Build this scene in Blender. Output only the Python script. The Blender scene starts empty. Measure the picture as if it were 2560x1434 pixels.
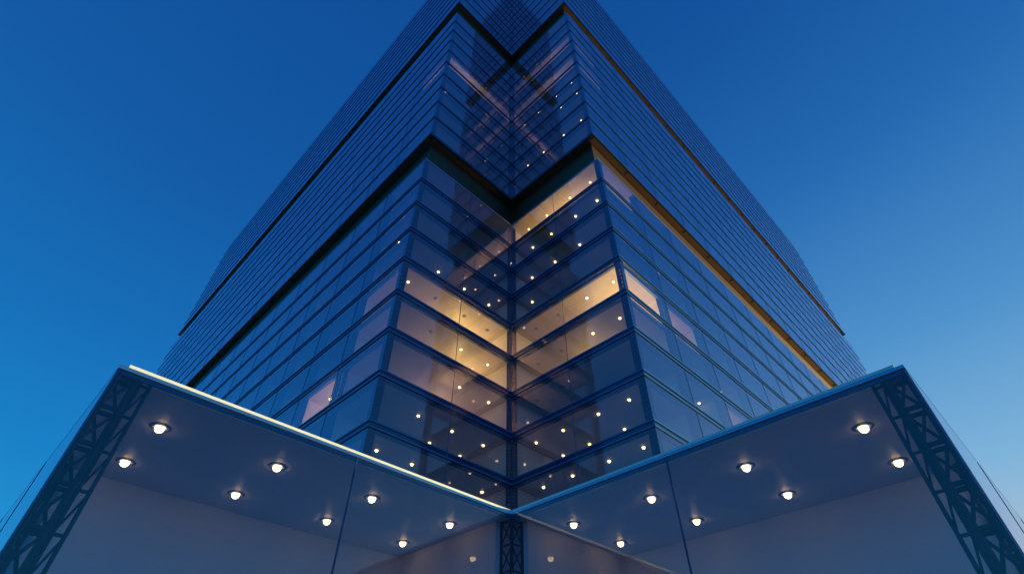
import bpy, math, random
from mathutils import Vector, Matrix
random.seed(7)
scene = bpy.context.scene
col = scene.collection
S2 = math.sqrt(2.0)
EYE = 1.7                      # eye height above the pavement
W = 13.33                      # length of each notch wall
L = 133.8                      # length of each outer wall
BAY = 6.667
DEPTH = 6.93                   # room depth behind the glass
JOINTS = [7.1 + BAY * j for j in range(20)]

# ------------------------------------------------------------------ materials
def new_mat(name):
    m = bpy.data.materials.new(name); m.use_nodes = True
    nt = m.node_tree; nt.nodes.clear()
    out = nt.nodes.new('ShaderNodeOutputMaterial')
    return m, nt, out

def principled(name, color, rough=.5, metal=0., noise=0., nscale=3., bump=0., spec=.5, rvar=0.):
    m, nt, out = new_mat(name)
    p = nt.nodes.new('ShaderNodeBsdfPrincipled')
    p.inputs['Base Color'].default_value = (*color, 1)
    p.inputs['Roughness'].default_value = rough
    p.inputs['Metallic'].default_value = metal
    p.inputs['Specular IOR Level'].default_value = spec
    nt.links.new(p.outputs[0], out.inputs[0])
    if noise or bump or rvar:
        tc = nt.nodes.new('ShaderNodeTexCoord')
        n = nt.nodes.new('ShaderNodeTexNoise')
        n.inputs['Scale'].default_value = nscale; n.inputs['Detail'].default_value = 5
        nt.links.new(tc.outputs['Object'], n.inputs['Vector'])
        if noise:
            r = nt.nodes.new('ShaderNodeMix'); r.data_type = 'RGBA'
            r.inputs['A'].default_value = (*[c * (1 - noise) for c in color], 1)
            r.inputs['B'].default_value = (*[min(1, c * (1 + noise)) for c in color], 1)
            nt.links.new(n.outputs['Fac'], r.inputs['Factor'])
            nt.links.new(r.outputs['Result'], p.inputs['Base Color'])
        if rvar:
            mr = nt.nodes.new('ShaderNodeMapRange')
            mr.inputs['To Min'].default_value = max(0, rough - rvar); mr.inputs['To Max'].default_value = rough + rvar
            nt.links.new(n.outputs['Fac'], mr.inputs['Value']); nt.links.new(mr.outputs[0], p.inputs['Roughness'])
        if bump:
            b = nt.nodes.new('ShaderNodeBump'); b.inputs['Strength'].default_value = bump
            b.inputs['Distance'].default_value = .02
            nt.links.new(n.outputs['Fac'], b.inputs['Height']); nt.links.new(b.outputs[0], p.inputs['Normal'])
    return m

def glass_mat(name, f0=.2, power=3.5, tint=(.80, .88, .97), refl=(.95, .83, 1.0)):
    m, nt, out = new_mat(name)
    lw = nt.nodes.new('ShaderNodeLayerWeight'); lw.inputs['Blend'].default_value = .5
    pw = nt.nodes.new('ShaderNodeMath'); pw.operation = 'POWER'; pw.inputs[1].default_value = power
    mr = nt.nodes.new('ShaderNodeMapRange'); mr.inputs['To Min'].default_value = f0; mr.inputs['To Max'].default_value = 1.0
    nt.links.new(lw.outputs['Facing'], pw.inputs[0]); nt.links.new(pw.outputs[0], mr.inputs['Value'])
    rf = nt.nodes.new('ShaderNodeBsdfRefraction'); rf.inputs['IOR'].default_value = 1.0
    rf.inputs['Roughness'].default_value = 0; rf.inputs['Color'].default_value = (*tint, 1)
    gl = nt.nodes.new('ShaderNodeBsdfGlossy'); gl.inputs['Roughness'].default_value = 0
    gl.inputs['Color'].default_value = (*refl, 1)
    mx = nt.nodes.new('ShaderNodeMixShader')
    nt.links.new(mr.outputs[0], mx.inputs[0]); nt.links.new(rf.outputs[0], mx.inputs[1]); nt.links.new(gl.outputs[0], mx.inputs[2])
    nt.links.new(mx.outputs[0], out.inputs[0])
    return m

def emit_mat(name, color, strength, sample=True):
    m, nt, out = new_mat(name)
    e = nt.nodes.new('ShaderNodeEmission'); e.inputs[0].default_value = (*color, 1)
    lw = nt.nodes.new('ShaderNodeLayerWeight'); lw.inputs['Blend'].default_value = .5
    mr = nt.nodes.new('ShaderNodeMapRange'); mr.inputs['To Min'].default_value = strength; mr.inputs['To Max'].default_value = strength * 5
    nt.links.new(lw.outputs['Facing'], mr.inputs['Value']); nt.links.new(mr.outputs[0], e.inputs[1])
    nt.links.new(e.outputs[0], out.inputs[0])
    m.cycles.emission_sampling = 'FRONT' if sample else 'NONE'
    return m

M = {}
M['glass'] = glass_mat('facade_glass', f0=.12, power=2.4, tint=(1.0, .90, .84))
M['podium_glass'] = glass_mat('podium_glass', f0=.085, power=3.2, tint=(1.0, .87, .93), refl=(.96, .93, 1.0))
M['steel'] = principled('blue_painted_steel', (.005, .016, .055), rough=.5, metal=.0, spec=.25, noise=.12, nscale=1.5, rvar=.08)
M['beam'] = principled('blue_anodised_edge', (.035, .13, .38), rough=.12, metal=.0, spec=1.0, noise=.08, nscale=.8, rvar=.06)
M['trim'] = principled('polished_glass_edge', (.16, .42, .56), rough=.07, metal=.85, noise=.05, nscale=.5, rvar=.04)
M['beam_shade'] = principled('beam_blue_painted_shade', (.008, .035, .13), rough=.12, metal=.0, spec=1.0, noise=.08)  # darker copy of the edge blue: shade of the recessed web painted in
M['white'] = principled('white_painted_wall', (.86, .80, .84), rough=.7, noise=.04, nscale=.6, bump=.05)
M['ceiling'] = principled('white_ceiling_board', (.64, .58, .66), rough=.38, noise=.03, nscale=.5, spec=.35)
M['slab'] = principled('slab_underside_band', (.10, .16, .30), rough=.5, noise=.06, nscale=.7)
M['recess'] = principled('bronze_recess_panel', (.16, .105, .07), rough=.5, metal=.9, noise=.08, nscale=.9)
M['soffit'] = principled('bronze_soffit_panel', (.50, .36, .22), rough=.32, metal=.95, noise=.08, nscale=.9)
M['dark'] = principled('black_gasket_and_shadow_line', (.012, .012, .014), rough=.5, noise=.1)
M['fin'] = principled('blue_joint_fin', (.02, .07, .21), rough=.3, metal=.4, noise=.05)
M['curb'] = principled('cream_roof_curb', (.84, .86, .84), rough=.45, noise=.03, nscale=2.)
M['roof'] = principled('grey_roof_membrane', (.30, .30, .30), rough=.8, noise=.15, nscale=.8)
M['floor'] = principled('grey_interior_floor', (.74, .70, .68), rough=.5, noise=.1, nscale=.8)
M['ring'] = principled('dark_blue_lamp_rim', (.06, .12, .26), rough=.3, metal=.5, noise=.05)
M['ring2'] = principled('chrome_lamp_ring', (.75, .72, .66), rough=.2, metal=.9, noise=.03)
M['bulb'] = emit_mat('lit_bulb', (1.0, .78, .34), 2.7)
M['bulb_small'] = emit_mat('lit_bulb_tower', (1.0, .78, .34), 2.7)
M['bulb_off'] = principled('unlit_bulb', (.35, .36, .40), rough=.3, noise=.03)
M['paving'] = principled('granite_paving', (.12, .115, .11), rough=.6, noise=.25, nscale=.7, bump=.1)

# ------------------------------------------------------------------ helpers
class MB:
    def __init__(s): s.v = []; s.f = []; s.sm = []; s.mi = []
    def quad(s, pts, mi=0):
        n = len(s.v); s.v += [tuple(p) for p in pts]; s.f.append(tuple(range(n, n + len(pts)))); s.sm.append(False); s.mi.append(mi)
    def box(s, a, b, mi=0):
        (x0, y0, z0), (x1, y1, z1) = a, b
        n = len(s.v)
        s.v += [(x0, y0, z0), (x1, y0, z0), (x1, y1, z0), (x0, y1, z0), (x0, y0, z1), (x1, y0, z1), (x1, y1, z1), (x0, y1, z1)]
        for q in ((0, 3, 2, 1), (4, 5, 6, 7), (0, 1, 5, 4), (1, 2, 6, 5), (2, 3, 7, 6), (3, 0, 4, 7)):
            s.f.append(tuple(n + i for i in q)); s.sm.append(False); s.mi.append(mi)
    def tube(s, a, b, r, seg=8, caps=False):
        a = Vector(a); b = Vector(b); d = (b - a).normalized()
        t = Vector((0, 0, 1)) if abs(d.z) < .9 else Vector((1, 0, 0))
        x = d.cross(t).normalized(); y = d.cross(x)
        n = len(s.v)
        for c in (a, b):
            for i in range(seg):
                an = 2 * math.pi * i / seg
                s.v.append(tuple(c + x * r * math.cos(an) + y * r * math.sin(an)))
        for i in range(seg):
            j = (i + 1) % seg
            s.f.append((n + i, n + seg + i, n + seg + j, n + j)); s.sm.append(True); s.mi.append(0)
        if caps:
            s.f.append(tuple(n + i for i in range(seg))); s.sm.append(False); s.mi.append(0)
            s.f.append(tuple(n + seg + i for i in reversed(range(seg)))); s.sm.append(False); s.mi.append(0)
    def lathe(s, prof, seg=32, z=0):
        n = len(s.v); k = len(prof)
        for i in range(seg):
            a = 2 * math.pi * i / seg
            for r, h in prof: s.v.append((r * math.cos(a), r * math.sin(a), z + h))
        for i in range(seg):
            j = (i + 1) % seg
            for q in range(k - 1):
                s.f.append((n + i * k + q, n + j * k + q, n + j * k + q + 1, n + i * k + q + 1)); s.sm.append(True); s.mi.append(0)
    def mesh(s, name, mats):
        me = bpy.data.meshes.new(name); me.from_pydata(s.v, [], s.f)
        for m in (mats if isinstance(mats, (list, tuple)) else [mats]): me.materials.append(m)
        me.polygons.foreach_set('use_smooth', s.sm); me.polygons.foreach_set('material_index', s.mi)
        me.update(); return me
    def build(s, name, mats, parent=None):
        return link(name, s.mesh(name, mats), parent)

def link(name, me, parent=None, loc=(0, 0, 0), rot=None):
    o = bpy.data.objects.new(name, me); col.objects.link(o)
    o.parent = parent; o.location = loc
    if rot: o.rotation_euler = rot
    return o

def thing(name, label, cat, loc, rz=0, group=None):
    o = bpy.data.objects.new(name, None); col.objects.link(o)
    o.empty_display_size = .3; o.location = loc; o.rotation_euler = (0, 0, rz)
    o['label'] = label; o['category'] = cat
    if group: o['group'] = group
    return o

# plan outline of every storey in local axes (p, q): inner corner of the notch at the origin
PATH = [(-W, L), (-W, 0), (0, 0), (0, -W), (L, -W), (L, L)]
def offset_path(o, path=PATH):
    """positive o moves the outline outwards"""
    n = len(path); res = []
    for i in range(n):
        p0, p1, p2 = Vector(path[i - 1]), Vector(path[i]), Vector(path[(i + 1) % n])
        d1 = (p1 - p0).normalized(); d2 = (p2 - p1).normalized()
        n1 = Vector((-d1.y, d1.x)); n2 = Vector((-d2.y, d2.x))
        res.append(p1 - (n1 + n2) * o)
    return res

def sweep(mb, prof, fillet=0., mi=None):
    """closed profile [(outward offset, z)] swept round the outline"""
    rings = [offset_path(o) for o, z in prof]
    n = len(PATH); k = len(prof); base = len(mb.v)
    for i in range(n):
        for j in range(k): mb.v.append((rings[j][i].x, rings[j][i].y, prof[j][1]))
    for i in range(n):
        i2 = (i + 1) % n
        for j in range(k):
            j2 = (j + 1) % k
            mb.f.append((base + i * k + j, base + i2 * k + j, base + i2 * k + j2, base + i * k + j2)); mb.sm.append(False)
            mb.mi.append(mi[j] if mi else 0)

def plate(mb, o, z0, z1, mi=(0, 0)):
    """solid floor plate inside the outline offset by o; mi = (underside, top)"""
    P = offset_path(o)
    n = len(mb.v)
    for z in (z0, z1):
        for v in P: mb.v.append((v.x, v.y, z))
    k = len(P)
    mb.v += [(P[2].x, P[0].y, z0), (P[5].x, P[2].y, z0), (P[2].x, P[0].y, z1), (P[5].x, P[2].y, z1)]
    # split the plate in two convex pieces plus the big square
    c = n + 2 * k
    def add(idx, mi_): mb.f.append(idx); mb.sm.append(False); mb.mi.append(mi_)
    # left strip: P0,P1,P2,(P2.x,L)
    add((n + 0, n + 1, n + 2, c + 0), mi[0]); add((c + 2, n + k + 2, n + k + 1, n + k + 0), mi[1])
    add((n + 2, n + 3, n + 4, c + 1), mi[0]); add((c + 3, n + k + 4, n + k + 3, n + k + 2), mi[1])
    add((n + 2, c + 1, n + 5, c + 0), mi[0]); add((c + 2, n + k + 5, c + 3, n + k + 2), mi[1])
    for i in range(k):
        j = (i + 1) % k
        add((n + i, n + k + i, n + k + j, n + j), mi[0])

def swap(pts): return [(y, x, z) for x, y, z in pts]

def truss_mesh(name, w, h, bay, rc, rd, seg=6, mat=None, single=False, ell=False):
    mb = MB()
    c = [(0, 0), (w, 0), (w, w), (0, w)]
    for x, y in (c if not ell else [c[0], c[1], c[3]]): mb.tube((x, y, 0), (x, y, h), rc, seg + 2)
    n = max(1, round(h / bay)); b = h / n
    for i in range(n + 1):
        z = min(max(i * b, rc), h - rc)
        for s in ((0, 3) if ell else range(4)):
            (x0, y0), (x1, y1) = c[s], c[(s + 1) % 4]
            mb.tube((x0, y0, z), (x1, y1, z), rd * 1.4, seg)
            if i < n:
                za, zb = i * b + rd, (i + 1) * b - rd
                mb.tube((x0, y0, za), (x1, y1, zb), rd, seg)
                if not single: mb.tube((x1, y1, za), (x0, y0, zb), rd, seg)
    return mb.mesh(name, mat or M['steel'])

# ------------------------------------------------------------------ ground
g = MB(); g.quad([(-4000, -4000, 0), (4000, -4000, 0), (4000, 4000, 0), (-4000, 4000, 0)])
ground = g.build('ground', M['paving']); ground['kind'] = 'structure'

def at_building(n0):     # world position of the notch's inner corner for plan distance n0 from the eye
    return (0, n0 * S2, 0)

# ================================================================== TOWER
NT = 28.284
tower = thing('glass_tower', 'tall dark blue glass tower with notched corner and two recessed bands, behind low glass building',
              'skyscraper', at_building(NT), math.pi / 4)
F1 = 4.024; F2 = 4.076
T1 = [8.75 + F1 * i + EYE for i in range(11)]          # edge beam bottoms of the lowest tier (top = start of recess)
T2 = [54.24 + F2 * i + EYE for i in range(11)]
T3 = [100.2 + F2 * i + EYE for i in range(11)]

def storey_beam(z, parent=tower, h=.56):
    mb = MB()
    sweep(mb, [(.07, z), (.07, z + .14), (.005, z + .145), (.005, z + h - .14), (.07, z + h - .135), (.07, z + h), (-.08, z + h), (-.08, z)], mi=[0, 1, 1, 1, 0, 0, 0, 1])  # web and underside faces get the blue with shade painted in
    o = mb.build('edge_beam', [M['beam'], M['beam_shade']], parent)
    s = MB(); sweep(s, [(.015, z - .025), (.015, z - .004), (-.05, z - .004), (-.05, z - .025)])
    s.build('gasket', M['dark'], o)
    return o

def storey_slab(z, parent=tower):
    mb = MB(); plate(mb, -.60, z + .10, z + .42, (0, 1))
    o = mb.build('floor_slab', [M['ceiling'], M['floor']], parent)
    s = MB(); sweep(s, [(-.36, z + .0), (-.36, z + .42), (-.598, z + .42), (-.598, z + .0)])
    s.build('slab_edge', M['slab'], o)

def interior(parent, levels, name='interior_wall', th=.12, start=.78):
    """back walls and room partitions of one tier, one mesh per storey"""
    for i in range(len(levels) - 1):
        z0, z1 = levels[i] + .42, levels[i + 1] + .10
        mb = MB()
        z0 += .004; z1 -= .004
        d = DEPTH
        # back walls, left half then right half
        for sw in (False, True):
            def b(x0, y0, x1, y1):
                a, c = (x0, y0, z0), (x1, y1, z1)
                if sw: a, c = (y0, x0, z0), (y1, x1, z1)
                mb.box(a, c)
            b(-W + d, d, .24, d + th)                       # behind the notch room
            b(-W + d, d + th, -W + d + th, L - 2)           # behind the outer rooms
            b(.24, start, .36, d + th)                       # inner end of the notch room
            b(.365, .76, .76, .84)
            b(-W + .75, d, -W + d, d + th)                  # between corner room and outer rooms
            for q in JOINTS[1:-1]:
                b(-W + .75, q - .26, -W + d, q - .14)
        mb.build(name, M['white'], parent)

panel_jobs = []   # (size key, verts)
def add_panels(levels, tier, top_gap=0.):
    for i in range(len(levels) - 1):
        z0, z1 = levels[i] + (.565 if tier == 0 else .455 if i == 0 else .405), levels[i + 1] - .04
        if i == len(levels) - 2: z1 = levels[i + 1] - top_gap
        for sw in (False, True):
            spans = [((-W + .012, 0), (-W / 2 - .012, 0)), ((-W / 2 + .012, 0), (-.0, 0))]
            q0 = 0.012
            for q in JOINTS:
                spans.append(((-W, q0), (-W, q - .012))); q0 = q + .012
            for k, (a, b) in enumerate(spans):
                pts = [(a[0], a[1], z0), (b[0], b[1], z0), (b[0], b[1], z1), (a[0], a[1], z1)]
                if sw: pts = swap(pts)
                # rank: notch and near bays of the low tier first
                dist = k if k < 2 else 1.5 + (k - 2) * 2.2
                rank = tier * 40 + (10 - i) * .0 + dist * 1.6 + abs(i - 5) * .3 + (100 if (tier == 0 and i < 1) else 0)
                panel_jobs.append((rank, pts))
# ---- tier 1
for z in T1[:-1]:
    storey_beam(z)
for z in T1[:-1]:
    storey_slab(z)
# top cover of tier 1: ceiling plate with the roof ledge above
mb = MB(); plate(mb, -.05, T1[-1] + .06, T1[-1] + .30, (0, 1)); mb.build('roof_ledge', [M['ceiling'], M['roof']], tower)
mb = MB(); sweep(mb, [(.015, T1[-1] - .03), (.015, T1[-1] + .05), (-.05, T1[-1] + .05), (-.05, T1[-1] - .03)]); mb.build('top_trim', M['beam'], tower)
interior(tower, T1)
add_panels(T1, 0, .035)
# ---- tiers 2 and 3
for tier, LV in ((1, T2), (2, T3)):
    for i, z in enumerate(LV[:-1]):
        if i == 0:
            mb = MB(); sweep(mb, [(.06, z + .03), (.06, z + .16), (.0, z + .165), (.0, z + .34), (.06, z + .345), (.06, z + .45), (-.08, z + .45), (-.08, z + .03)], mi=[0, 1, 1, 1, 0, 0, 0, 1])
            mb.build('edge_beam', [M['beam'], M['beam_shade']], tower)
            mb = MB(); sweep(mb, [(.045, z - .02), (.045, z + .024), (-.12, z + .024), (-.12, z - .02)]); mb.build('soffit_shadow_line', M['dark'], tower)  # solid black strip standing in for the shadow gap along the soffit
        else: storey_beam(z, h=.40)
        if i == 0:
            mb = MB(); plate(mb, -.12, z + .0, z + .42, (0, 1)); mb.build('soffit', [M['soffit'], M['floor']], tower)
        else: storey_slab(z)
    interior(tower, LV)
    add_panels(LV, tier, .035)
    # top plate
    zt = LV[-1]
    mb = MB(); plate(mb, -.05, zt + .06, zt + .30, (0, 1)); mb.build('roof_ledge' if tier == 1 else 'roof', [M['ceiling'], M['roof']], tower)
    mb = MB(); sweep(mb, [(.015, zt - .03), (.015, zt + .05), (-.05, zt + .05), (-.05, zt - .03)]); mb.build('top_trim', M['beam'], tower)
# ---- recessed bands
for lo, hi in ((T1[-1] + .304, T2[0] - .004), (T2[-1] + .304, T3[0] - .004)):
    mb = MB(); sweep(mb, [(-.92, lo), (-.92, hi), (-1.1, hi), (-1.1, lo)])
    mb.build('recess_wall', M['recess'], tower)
    br = MB(); br.box((0, -.05, 0), (.46, .05, .10)); bme = br.mesh('soffit_bracket', M['dark'])
    for sw in (False, True):
        for q in [.35] + JOINTS[:-1]:
            if sw: link('soffit_bracket', bme, tower, (q, -W + .16, hi - .105), (0, 0, math.pi / 2))
            else: link('soffit_bracket', bme, tower, (-W + .16, q, hi - .105))
# ---- glass panels: the 100 that show largest as parts, the rest as one part
panel_jobs.sort(key=lambda j: j[0])
for r_, pts in panel_jobs[:100]:
    mb = MB(); mb.quad(pts); mb.build('glass_panel', M['glass'], tower)
mb = MB()
for r_, pts in panel_jobs[100:]: mb.quad(pts)
rest = mb.build('glass_panel', M['glass'], tower); rest['kind'] = 'stuff'
# ---- joint fins between panels
for tier, LV in ((0, T1), (1, T2)):
    h = LV[-1] - LV[0] - .1
    f = MB(); f.box((-.03, -.017, 0), (.03, .017, h)); fme = f.mesh('joint_fin', M['beam'])
    for sw in (False, True):
        z = LV[0] + .05
        a = link('joint_fin', fme, tower, (-W / 2, 0, z) if not sw else (0, -W / 2, z), (0, 0, math.pi / 2) if not sw else (0, 0, math.pi))
        for q in JOINTS[:17]:
            if sw: link('joint_fin', fme, tower, (q, -W, z), (0, 0, math.pi / 2))
            else: link('joint_fin', fme, tower, (-W, q, z))
mb = MB()
for sw in (False, True):
    for q in [None] + JOINTS[:-1]:
        x0, x1, y0, y1 = (-W - .02, -W + .03, q - .011, q + .011) if q is not None else (-W / 2 - .011, -W / 2 + .011, -.02, .03)
        a, b = (x0, y0, T3[0] + .05), (x1, y1, T3[-1] - .05)
        if sw: a, b = (a[1], a[0], a[2]), (b[1], b[0], b[2])
        mb.box(a, b)
o = mb.build('joint_fin', M['fin'], tower); o['kind'] = 'stuff'
# ---- lattice columns
for tier, LV in ((0, T1), (1, T2)):
    z0 = LV[0] + .5 if tier else LV[0]; h = LV[-1] - z0 + .02
    tm = truss_mesh('lattice_column', .46, h, .5, .072, .038, 5)
    tc = truss_mesh('lattice_column', .56, h, .575, .080, .040, 5, ell=True)
    link('lattice_column', tc, tower, (.12, .12, z0))
    po = MB(); po.tube((.20, .20, z0), (.20, .20, z0 + h), .10, 10); po.build('centre_post', M['steel'], tower)
    for sw in (False, True):
        link('lattice_column', tm, tower, (-W + .14, .14, z0) if not sw else (.14, -W + .14, z0))
        for q in JOINTS[:15 if tier == 0 else 12]:
            link('lattice_column', tm, tower, (-W + .14, q - .42, z0) if not sw else (q - .42, -W + .14, z0))
z0 = T3[0] + .5; h = T3[-1] - z0
tm = truss_mesh('lattice_column', .38, h, 1., .034, .017, 4)
tc = truss_mesh('lattice_column', .54, h, 1., .05, .024, 4, ell=True)
link('lattice_column', tc, tower, (.12, .12, z0))
for sw in (False, True):
    for q in [.56] + JOINTS[:4]:
        link('lattice_column', tm, tower, (-W + .14, q - .42, z0) if not sw else (q - .42, -W + .14, z0))

# ================================================================== PODIUM
NP = 13.86
podium = thing('glass_podium', 'low glass building with two wings, lattice corner columns and white rooms, in front of tower',
               'building', at_building(NP), math.pi / 4)
PT = 7.232 + EYE
LP = 133.8
mb = MB(); plate(mb, -.14, PT - .13, PT + .02, (0, 1)); o = mb.build('ceiling', [M['ceiling'], M['roof']], podium)
def fillet_sweep(prof, r, name, mat):
    global PATH
    keep = PATH
    pts = [keep[0], keep[1]]
    n = 8
    for i in range(n + 1):      # round the inner corner
        a = math.pi / 2 * i / n
        pts.append((-r + r * math.sin(a), -r + r * math.cos(a)))
    pts += keep[3:]
    PATH = pts
    rings = []
    mb = MB()
    N = len(pts)
    def off(o):
        res = []
        for i in range(N):
            p0, p1, p2 = Vector(pts[i - 1]), Vector(pts[i]), Vector(pts[(i + 1) % N])
            d1 = (p1 - p0).normalized(); d2 = (p2 - p1).normalized()
            n1 = Vector((-d1.y, d1.x)); n2 = Vector((-d2.y, d2.x))
            m = (n1 + n2); m = m / max(.2, (1 + n1.dot(n2)))
            res.append(p1 - m * o)
        return res
    k = len(prof); R = [off(o) for o, z in prof]
    for i in range(N):
        for j in range(k): mb.v.append((R[j][i].x, R[j][i].y, prof[j][1]))
    for i in range(N):
        for j in range(k):
            i2, j2 = (i + 1) % N, (j + 1) % k
            mb.f.append((i * k + j, i2 * k + j, i2 * k + j2, i * k + j2)); mb.sm.append(False); mb.mi.append(0)
    PATH = keep
    return mb.build(name, mat, podium)
fillet_sweep([(.004, PT - .085), (.004, PT - .005), (.0, PT + .006), (-.12, PT + .006), (-.12, PT - .085)], .25, 'edge_trim', M['trim'])
mb = MB(); sweep(mb, [(.002, PT - .100), (.002, PT - .089), (-.02, PT - .089), (-.02, PT - .100)]); mb.build('gasket', M['dark'], podium)
mb = MB(); sweep(mb, [(-.04, PT - .19), (-.04, PT - .107), (-.139, PT - .107), (-.139, PT - .19)]); o = mb.build('edge_beam', M['fin'], podium)
s = MB(); sweep(s, [(-.10, PT - .196), (-.10, PT - .192), (-.15, PT - .192), (-.15, PT - .196)]); s.build('beam_lip', M['ring2'], o)
mb = MB(); sweep(mb, [(-.19, PT + .024), (-.19, PT + .185), (-.42, PT + .185), (-.42, PT + .024)]); mb.build('roof_curb', M['curb'], podium)
# walls and partitions
mb = MB(); z0, z1 = .03, PT - .136; d = DEPTH; th = .15
for sw in (False, True):
    def b(x0, y0, x1, y1):
        a, c = (x0, y0, z0), (x1, y1, z1)
        if sw: a, c = (y0, x0, z0), (y1, x1, z1)
        mb.box(a, c)
    b(-W + d, d, -.06, d + th)
    b(-W + d, d + th, -W + d + th, LP - 2)
    b(-.06, .78, .09, d + th)
    b(.094, .72, .72 if sw else .80, .80)
    b(-W + .75, d, -W + d, d + th)
    for q in JOINTS[1:-1]: b(-W + .75, q - .26, -W + d, q - .14)
mb.build('interior_wall', M['white'], podium)
mb = MB(); plate(mb, -.05, .004, .026, (0, 0)); mb.build('interior_floor', M['floor'], podium)
for sw in (False, True):
    spans = [((-W + .012, 0), (-W / 2 - .02, 0)), ((-W / 2 + .02, 0), (0, 0))]
    q0 = .012
    for q in JOINTS: spans.append(((-W, q0), (-W, q - .012))); q0 = q + .012
    for a, b_ in spans:
        pts = [(a[0], a[1], .03), (b_[0], b_[1], .03), (b_[0], b_[1], PT - .107), (a[0], a[1], PT - .107)]
        if sw: pts = swap(pts)
        mb = MB(); mb.quad(pts); mb.build('glass_panel', M['podium_glass'], podium)
    f = MB(); f.box((-.05, -.018, 0), (.012, .018, PT - .12)); fme = f.mesh('joint_fin', M['fin'])
    link('joint_fin', fme, podium, (-W / 2, 0, .01) if not sw else (0, -W / 2, .01), (0, 0, -math.pi / 2) if not sw else (0, 0, math.pi))
    for q in JOINTS[:-1]:
        link('joint_fin', fme, podium, (-W, q, .01) if not sw else (q, -W, .01), (0, 0, math.pi) if not sw else (0, 0, -math.pi / 2))
hp = PT - .14
cp = MB(); cp.box((-W + .006, .006, .03), (-W + .028, .028, PT - .11)); cp.build('corner_post', M['beam'], podium)
cp = MB(); cp.box((.006, -W + .006, .03), (.028, -W + .028, PT - .11)); cp.build('corner_post', M['beam'], podium)
for i in range(1):
    tA = truss_mesh('lattice_column', .40, hp, .85, .055, .038, 10, single=True)
    tB = truss_mesh('lattice_column', .22, hp, .85, .045, .026, 8, single=True, ell=True)
    tC = truss_mesh('lattice_column', .54, hp, .85, .055, .026, 8, ell=True)
    link('lattice_column', tC, podium, (.13, .13, 0))
    po = MB(); po.tube((.22, .22, 0), (.22, .22, hp), .07, 10); po.build('centre_post', M['steel'], podium)
    for sw in (False, True):
        link('lattice_column', tA, podium, (-W + .09, .09, 0) if not sw else (.09, -W + .09, 0))
        link('lattice_column', tB, podium, (-W + .60, .30, 0) if not sw else (.30, -W + .60, 0))
        for q in JOINTS[:-1]:
            link('lattice_column', tA, podium, (-W + .15, q - .46, 0) if not sw else (q - .46, -W + .15, 0))

# ================================================================== CEILING LIGHTS
rim = MB(); rim.lathe([(.20, -.002), (.285, -.002), (.288, -.010), (.27, -.016), (.22, -.014)], 32); rim_me = rim.mesh('rim', M['ring'])
inn = MB(); inn.lathe([(.22, -.014), (.216, -.030), (.190, -.034), (.165, -.016)], 32); inn_me = inn.mesh('inner_ring', M['ring2'])
def bulb_mesh(mat, R_, name='bulb'):
    b = MB(); pr = [(R_, -.02), (R_, -.06)]
    for i in range(1, 9):
        a = math.pi / 2 * i / 8
        pr.append((max(.001, R_ * math.cos(a)), -.06 - R_ * .9 * math.sin(a)))
    b.lathe(pr, 24); return b.mesh(name, mat)
bulb_far = bulb_mesh(M['bulb_small'], .075)
bulb_big, bulb_small, bulb_off = bulb_mesh(M['bulb'], .118), bulb_mesh(M['bulb_small'], .10), bulb_mesh(M['bulb_off'], .11)

def world_pos(n0, side, pW, q, z):
    """side L: (p, q) on the left half, side R mirrored"""
    p = pW - W
    u, v = (p + n0, q + n0) if side == 'L' else (q + n0, p + n0)
    return ((u - v) / S2, (u + v) / S2, z)

rims = MB(); rims.lathe([(.20, -.002), (.235, -.002), (.24, -.014), (.23, -.024), (.205, -.02)], 20); rim_small_me = rims.mesh('rim', M['ring'])
def downlight(pos, label, bulb, group, rim_me=rim_me):
    t = thing('ceiling_light', label, 'ceiling light', pos, math.pi / 4, group)
    r = link('rim', rim_me, t); link('inner_ring', inn_me, r); link('bulb', bulb, t)
    return t

ORD = ['first', 'second', 'third', 'fourth', 'fifth', 'sixth', 'seventh', 'eighth', 'ninth', 'tenth']
SIDE = {'L': 'left', 'R': 'right'}
zc = PT - .131
for side in 'LR':
    for j, pw in enumerate((12.2, 8.69, 5.19, 1.72)):
        for row, q in ((0, 2.22), (1, 5.21)):
            downlight(world_pos(NP, side, pw, q, zc),
                      '%s downlight out from centre column, %s row, %s wing of low glass building' % (ORD[j], ('glass side', 'wall side')[row], SIDE[side]),
                      bulb_big, 'ceiling downlights in the low glass wings')
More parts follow.
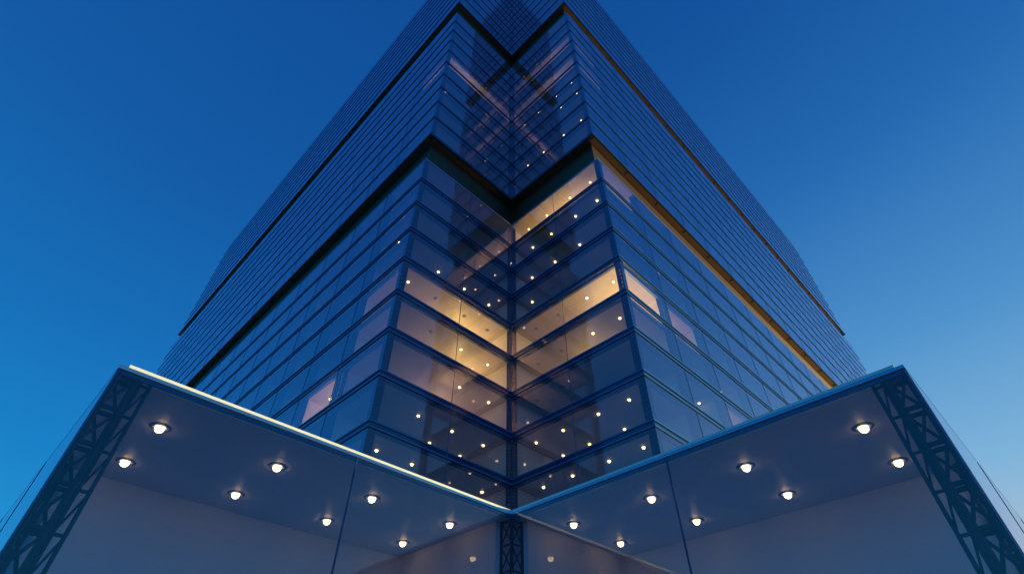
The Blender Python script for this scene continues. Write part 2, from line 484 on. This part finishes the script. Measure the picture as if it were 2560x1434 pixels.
# lights of the tower rooms: (tier levels, ceiling index, side, depth from glass, offsets from outer corner)
TW = []
A = (2.6, 5.6, 9.25, 12.2); B = (1.95, 5.1, 8.75, 11.75)
def T1c(k): return T1[k + 2] + .099
def T2c(k): return T2[k] + .099
rows = [
 ('R', 1, 0, (2.3, 5.3, 8.78, 11.79), 2.05, 1), ('L', 1, 0, (12.55,), 2.62, 1), ('L', 1, 0, (5.5, 2.4), 2.6, 1),
 ('R', 1, 1, (2.75, 5.7, 9.37, 12.4), 2.05, 1), ('R', 1, 1, (5.68, 9.35, 12.35), 5.5, 1), ('L', 1, 1, (5.5, 9.0, 12.5), 2.65, 1), ('L', 1, 1, (8.95, 12.4), 5.6, 1),
 ('L', 1, 2, (9.0, 12.5), 2.15, 1), ('R', 1, 2, (9.2, 12.2), 2.1, 0), ('R', 1, 3, (2.35, 5.3), 2.3, 1), ('R', 1, 3, (9.0, 12.0), 2.3, 0), ('L', 1, 3, (8.8, 12.2), 2.15, 1), ('L', 1, 3, (5.2,), 2.15, 0),
 ('R', 1, 4, (2.1, 5.2), 1.95, 1), ('R', 1, 4, (8.7, 11.8), 1.95, 0), ('L', 1, 4, (2.0,), 2.1, 1), ('L', 1, 4, (5.2, 8.8, 11.9), 2.1, 0),
 ('R', 1, 5, (12.2,), 2.0, 1), ('R', 1, 5, (9.2,), 2.0, 0), ('L', 1, 5, (5.35, 8.85, 12.35), 2.5, 1),
 ('R', 1, 6, (5.4, 8.9, 12.35), 2.3, 1), ('R', 1, 6, (1.97,), 5.35, 1), ('L', 1, 6, (1.87,), 5.38, 1),
 ('R', 1, 7, (2.05, 5.05, 8.65, 11.55), 1.75, 1), ('L', 1, 7, (1.83,), 5.38, 1),
 ('R', 1, 8, (2.55, 5.55, 9.2, 12.2), 1.85, 1),
 ('L', 2, 2, (10.29,), 2.26, 1), ('L', 2, 5, (9.62,), 2.02, 1), ('L', 2, 7, (9.16, 12.19), 1.85, 1), ('L', 2, 4, (1.91,), 2.03, 1),
 ('R', 2, 9, (5.05, 8.75, 11.76), 1.7, 1), ('R', 2, 5, (2.6, 5.58, 9.25, 12.24), 1.9, 1), ('R', 2, 4, (2.11, 5.1), 1.97, 1), ('R', 2, 2, (2.09, 5.1, 8.75, 11.75), 1.7, 1),
 ('L', 1, 6, (18.51,), 'o', 1), ('L', 1, 7, (31.76,), 'o', 1), ('L', 1, 5, (32.16,), 'o', 1), ('L', 1, 2, (11.86, 18.5), 'o', 1),
 ('R', 1, 6, (11.96, 25.15, 31.77), 'o', 1), ('R', 1, 2, (12.9,), 'o', 1), ('R', 1, 3, (19.15,), 'o', 1), ('R', 1, 7, (31.91,), 'o', 1),
]
for side, tier, k, offs, q, on in rows:
    z = T1c(k) if tier == 1 else T2c(k)
    storey = ('%s storey below recess' % ORD[8 - k]) if tier == 1 else ('%s storey above recess' % ORD[k - 1])
    for pw in offs:
        st = 'lit' if on else 'unlit'
        if q == 'o':
            room = int((pw - 7.1) // BAY) + 2
            pos = world_pos(NT, side, 1.97, pw, z)
            lab = '%s downlight in %s room back along %s outer tower face, %s' % (st, ORD[room - 1], SIDE[side], storey)
        else:
            pos = world_pos(NT, side, pw, q, z)
            j = min(3, int((W - pw) / 3.3))
            lab = '%s %s from inner corner, %s tower notch, %s, %s' % (st + ' downlight', ORD[j], SIDE[side], storey, 'deep in room' if q > 4 else 'near glass')
        downlight(pos, lab, (bulb_small if tier == 1 else bulb_far) if on else bulb_off, 'ceiling downlights in the tower rooms', rim_small_me)

# ================================================================== ROOM LIGHTING (lit offices)
def room_light(side, tier, k, pW, q, power, color=(1.0, .72, .36), drop=2.3):
    z = (T1c(k) if tier == 1 else T2c(k)) - drop
    l = bpy.data.lights.new('room_lamp', 'POINT'); l.energy = power; l.color = color; l.shadow_soft_size = .25
    o = bpy.data.objects.new('room_lamp', l); col.objects.link(o); o.location = world_pos(NT, side, pW, q, z)
WARM = (1.0, .72, .17); PINK = (1.0, .70, .36)
room_light('R', 1, 8, 6.8, 4.8, 510, WARM)
room_light('R', 1, 4, 2.0, 4.2, 820, WARM)
room_light('L', 1, 4, 10.2, 4.8, 395, WARM)
room_light('L', 1, 3, 10.4, 4.6, 252, WARM)
room_light('R', 1, 3, 7.0, 4.6, 96, WARM)
room_light('L', 1, 2, 9.0, 4.6, 80, PINK)
room_light('L', 1, 2, 3.4, 10.6, 186, PINK)
room_light('R', 1, 4, 3.4, 10.6, 117, PINK)
room_light('R', 1, 2, 3.4, 17.3, 68, PINK)
room_light('L', 2, 6, 5.0, 4.4, 225, (1, .74, .44))
room_light('R', 2, 8, 5.0, 4.4, 138, (1, .74, .44))
room_light('R', 2, 6, 5.0, 4.4, 138, (1, .74, .44))

# ================================================================== WORLD, SUN, CAMERA
SUN_AZ = Vector((1, .08, 0)).normalized(); SUN_EL = math.radians(4.0); GLOW_AZ = Vector((.75, 1, 0)).normalized()
sd = Vector((SUN_AZ.x * math.cos(SUN_EL), SUN_AZ.y * math.cos(SUN_EL), math.sin(SUN_EL)))
sun = bpy.data.lights.new('sun', 'SUN'); sun.energy = 5.0; sun.angle = math.radians(.6); sun.color = (1.0, .82, .36)
so = bpy.data.objects.new('sun', sun); col.objects.link(so)
so.rotation_euler = sd.to_track_quat('Z', 'Y').to_euler(); so.location = (200, 80, 60)

w = bpy.data.worlds.new('World'); scene.world = w; w.use_nodes = True
nt = w.node_tree; nt.nodes.clear()
tc = nt.nodes.new('ShaderNodeTexCoord')
sep = nt.nodes.new('ShaderNodeSeparateXYZ'); nt.links.new(tc.outputs['Generated'], sep.inputs[0])
def ramp(stops):
    r = nt.nodes.new('ShaderNodeValToRGB'); cr = r.color_ramp; cr.interpolation = 'LINEAR'
    while len(cr.elements) > 1: cr.elements.remove(cr.elements[-1])
    cr.elements[0].position = stops[0][0]; cr.elements[0].color = (*lin(stops[0][1]), 1)
    for p_, c_ in stops[1:]:
        e = cr.elements.new(p_); e.color = (*lin(c_), 1)
    nt.links.new(sep.outputs['Z'], r.inputs[0]); return r
def lin(c):
    return tuple((v / 255 / 12.92) if v / 255 <= .04045 else ((v / 255 + .055) / 1.055) ** 2.4 for v in c)
rl = ramp([(0.0, (60, 170, 222)), (.20, (38, 148, 212)), (.33, (27, 130, 200)), (.50, (24, 110, 184)), (.72, (21, 90, 165)), (.93, (17, 79, 153)), (1.0, (16, 75, 148))])
rr = ramp([(0.0, (250, 214, 170)), (.12, (195, 200, 205)), (.32, (128, 180, 218)), (.50, (84, 150, 206)), (.72, (46, 114, 184)), (.93, (21, 85, 158)), (1.0, (16, 75, 148))])
dot = nt.nodes.new('ShaderNodeVectorMath'); dot.operation = 'DOT_PRODUCT'; dot.inputs[1].default_value = GLOW_AZ
nt.links.new(tc.outputs['Generated'], dot.inputs[0])
mr = nt.nodes.new('ShaderNodeMapRange'); mr.inputs['From Min'].default_value = .2; mr.inputs['From Max'].default_value = .95
nt.links.new(dot.outputs['Value'], mr.inputs['Value'])
mx = nt.nodes.new('ShaderNodeMix'); mx.data_type = 'RGBA'
nt.links.new(mr.outputs[0], mx.inputs['Factor']); nt.links.new(rl.outputs[0], mx.inputs['A']); nt.links.new(rr.outputs[0], mx.inputs['B'])
bg = nt.nodes.new('ShaderNodeBackground'); bg.inputs[1].default_value = 1.0
nt.links.new(mx.outputs['Result'], bg.inputs[0])
wo = nt.nodes.new('ShaderNodeOutputWorld'); nt.links.new(bg.outputs[0], wo.inputs[0])

cam = bpy.data.cameras.new('camera'); cam.lens = 18.0; cam.sensor_width = 36; cam.clip_end = 10000; cam.clip_start = .05
cam.shift_x = 0.0003
co = bpy.data.objects.new('camera', cam); col.objects.link(co)
co.location = (0, 0, EYE); co.rotation_euler = (math.radians(90 + 44), 0, 0)
scene.camera = co

scene.render.engine = 'CYCLES'
c = scene.cycles
c.max_bounces = 16; c.diffuse_bounces = 6; c.glossy_bounces = 8; c.transmission_bounces = 14; c.transparent_max_bounces = 16
c.caustics_reflective = False; c.caustics_refractive = True
c.sample_clamp_indirect = 4.0; c.use_denoising = True
c.use_light_tree = True
scene.view_settings.view_transform = 'Standard'; scene.view_settings.look = 'None'
scene.view_settings.exposure = 0; scene.view_settings.gamma = 1
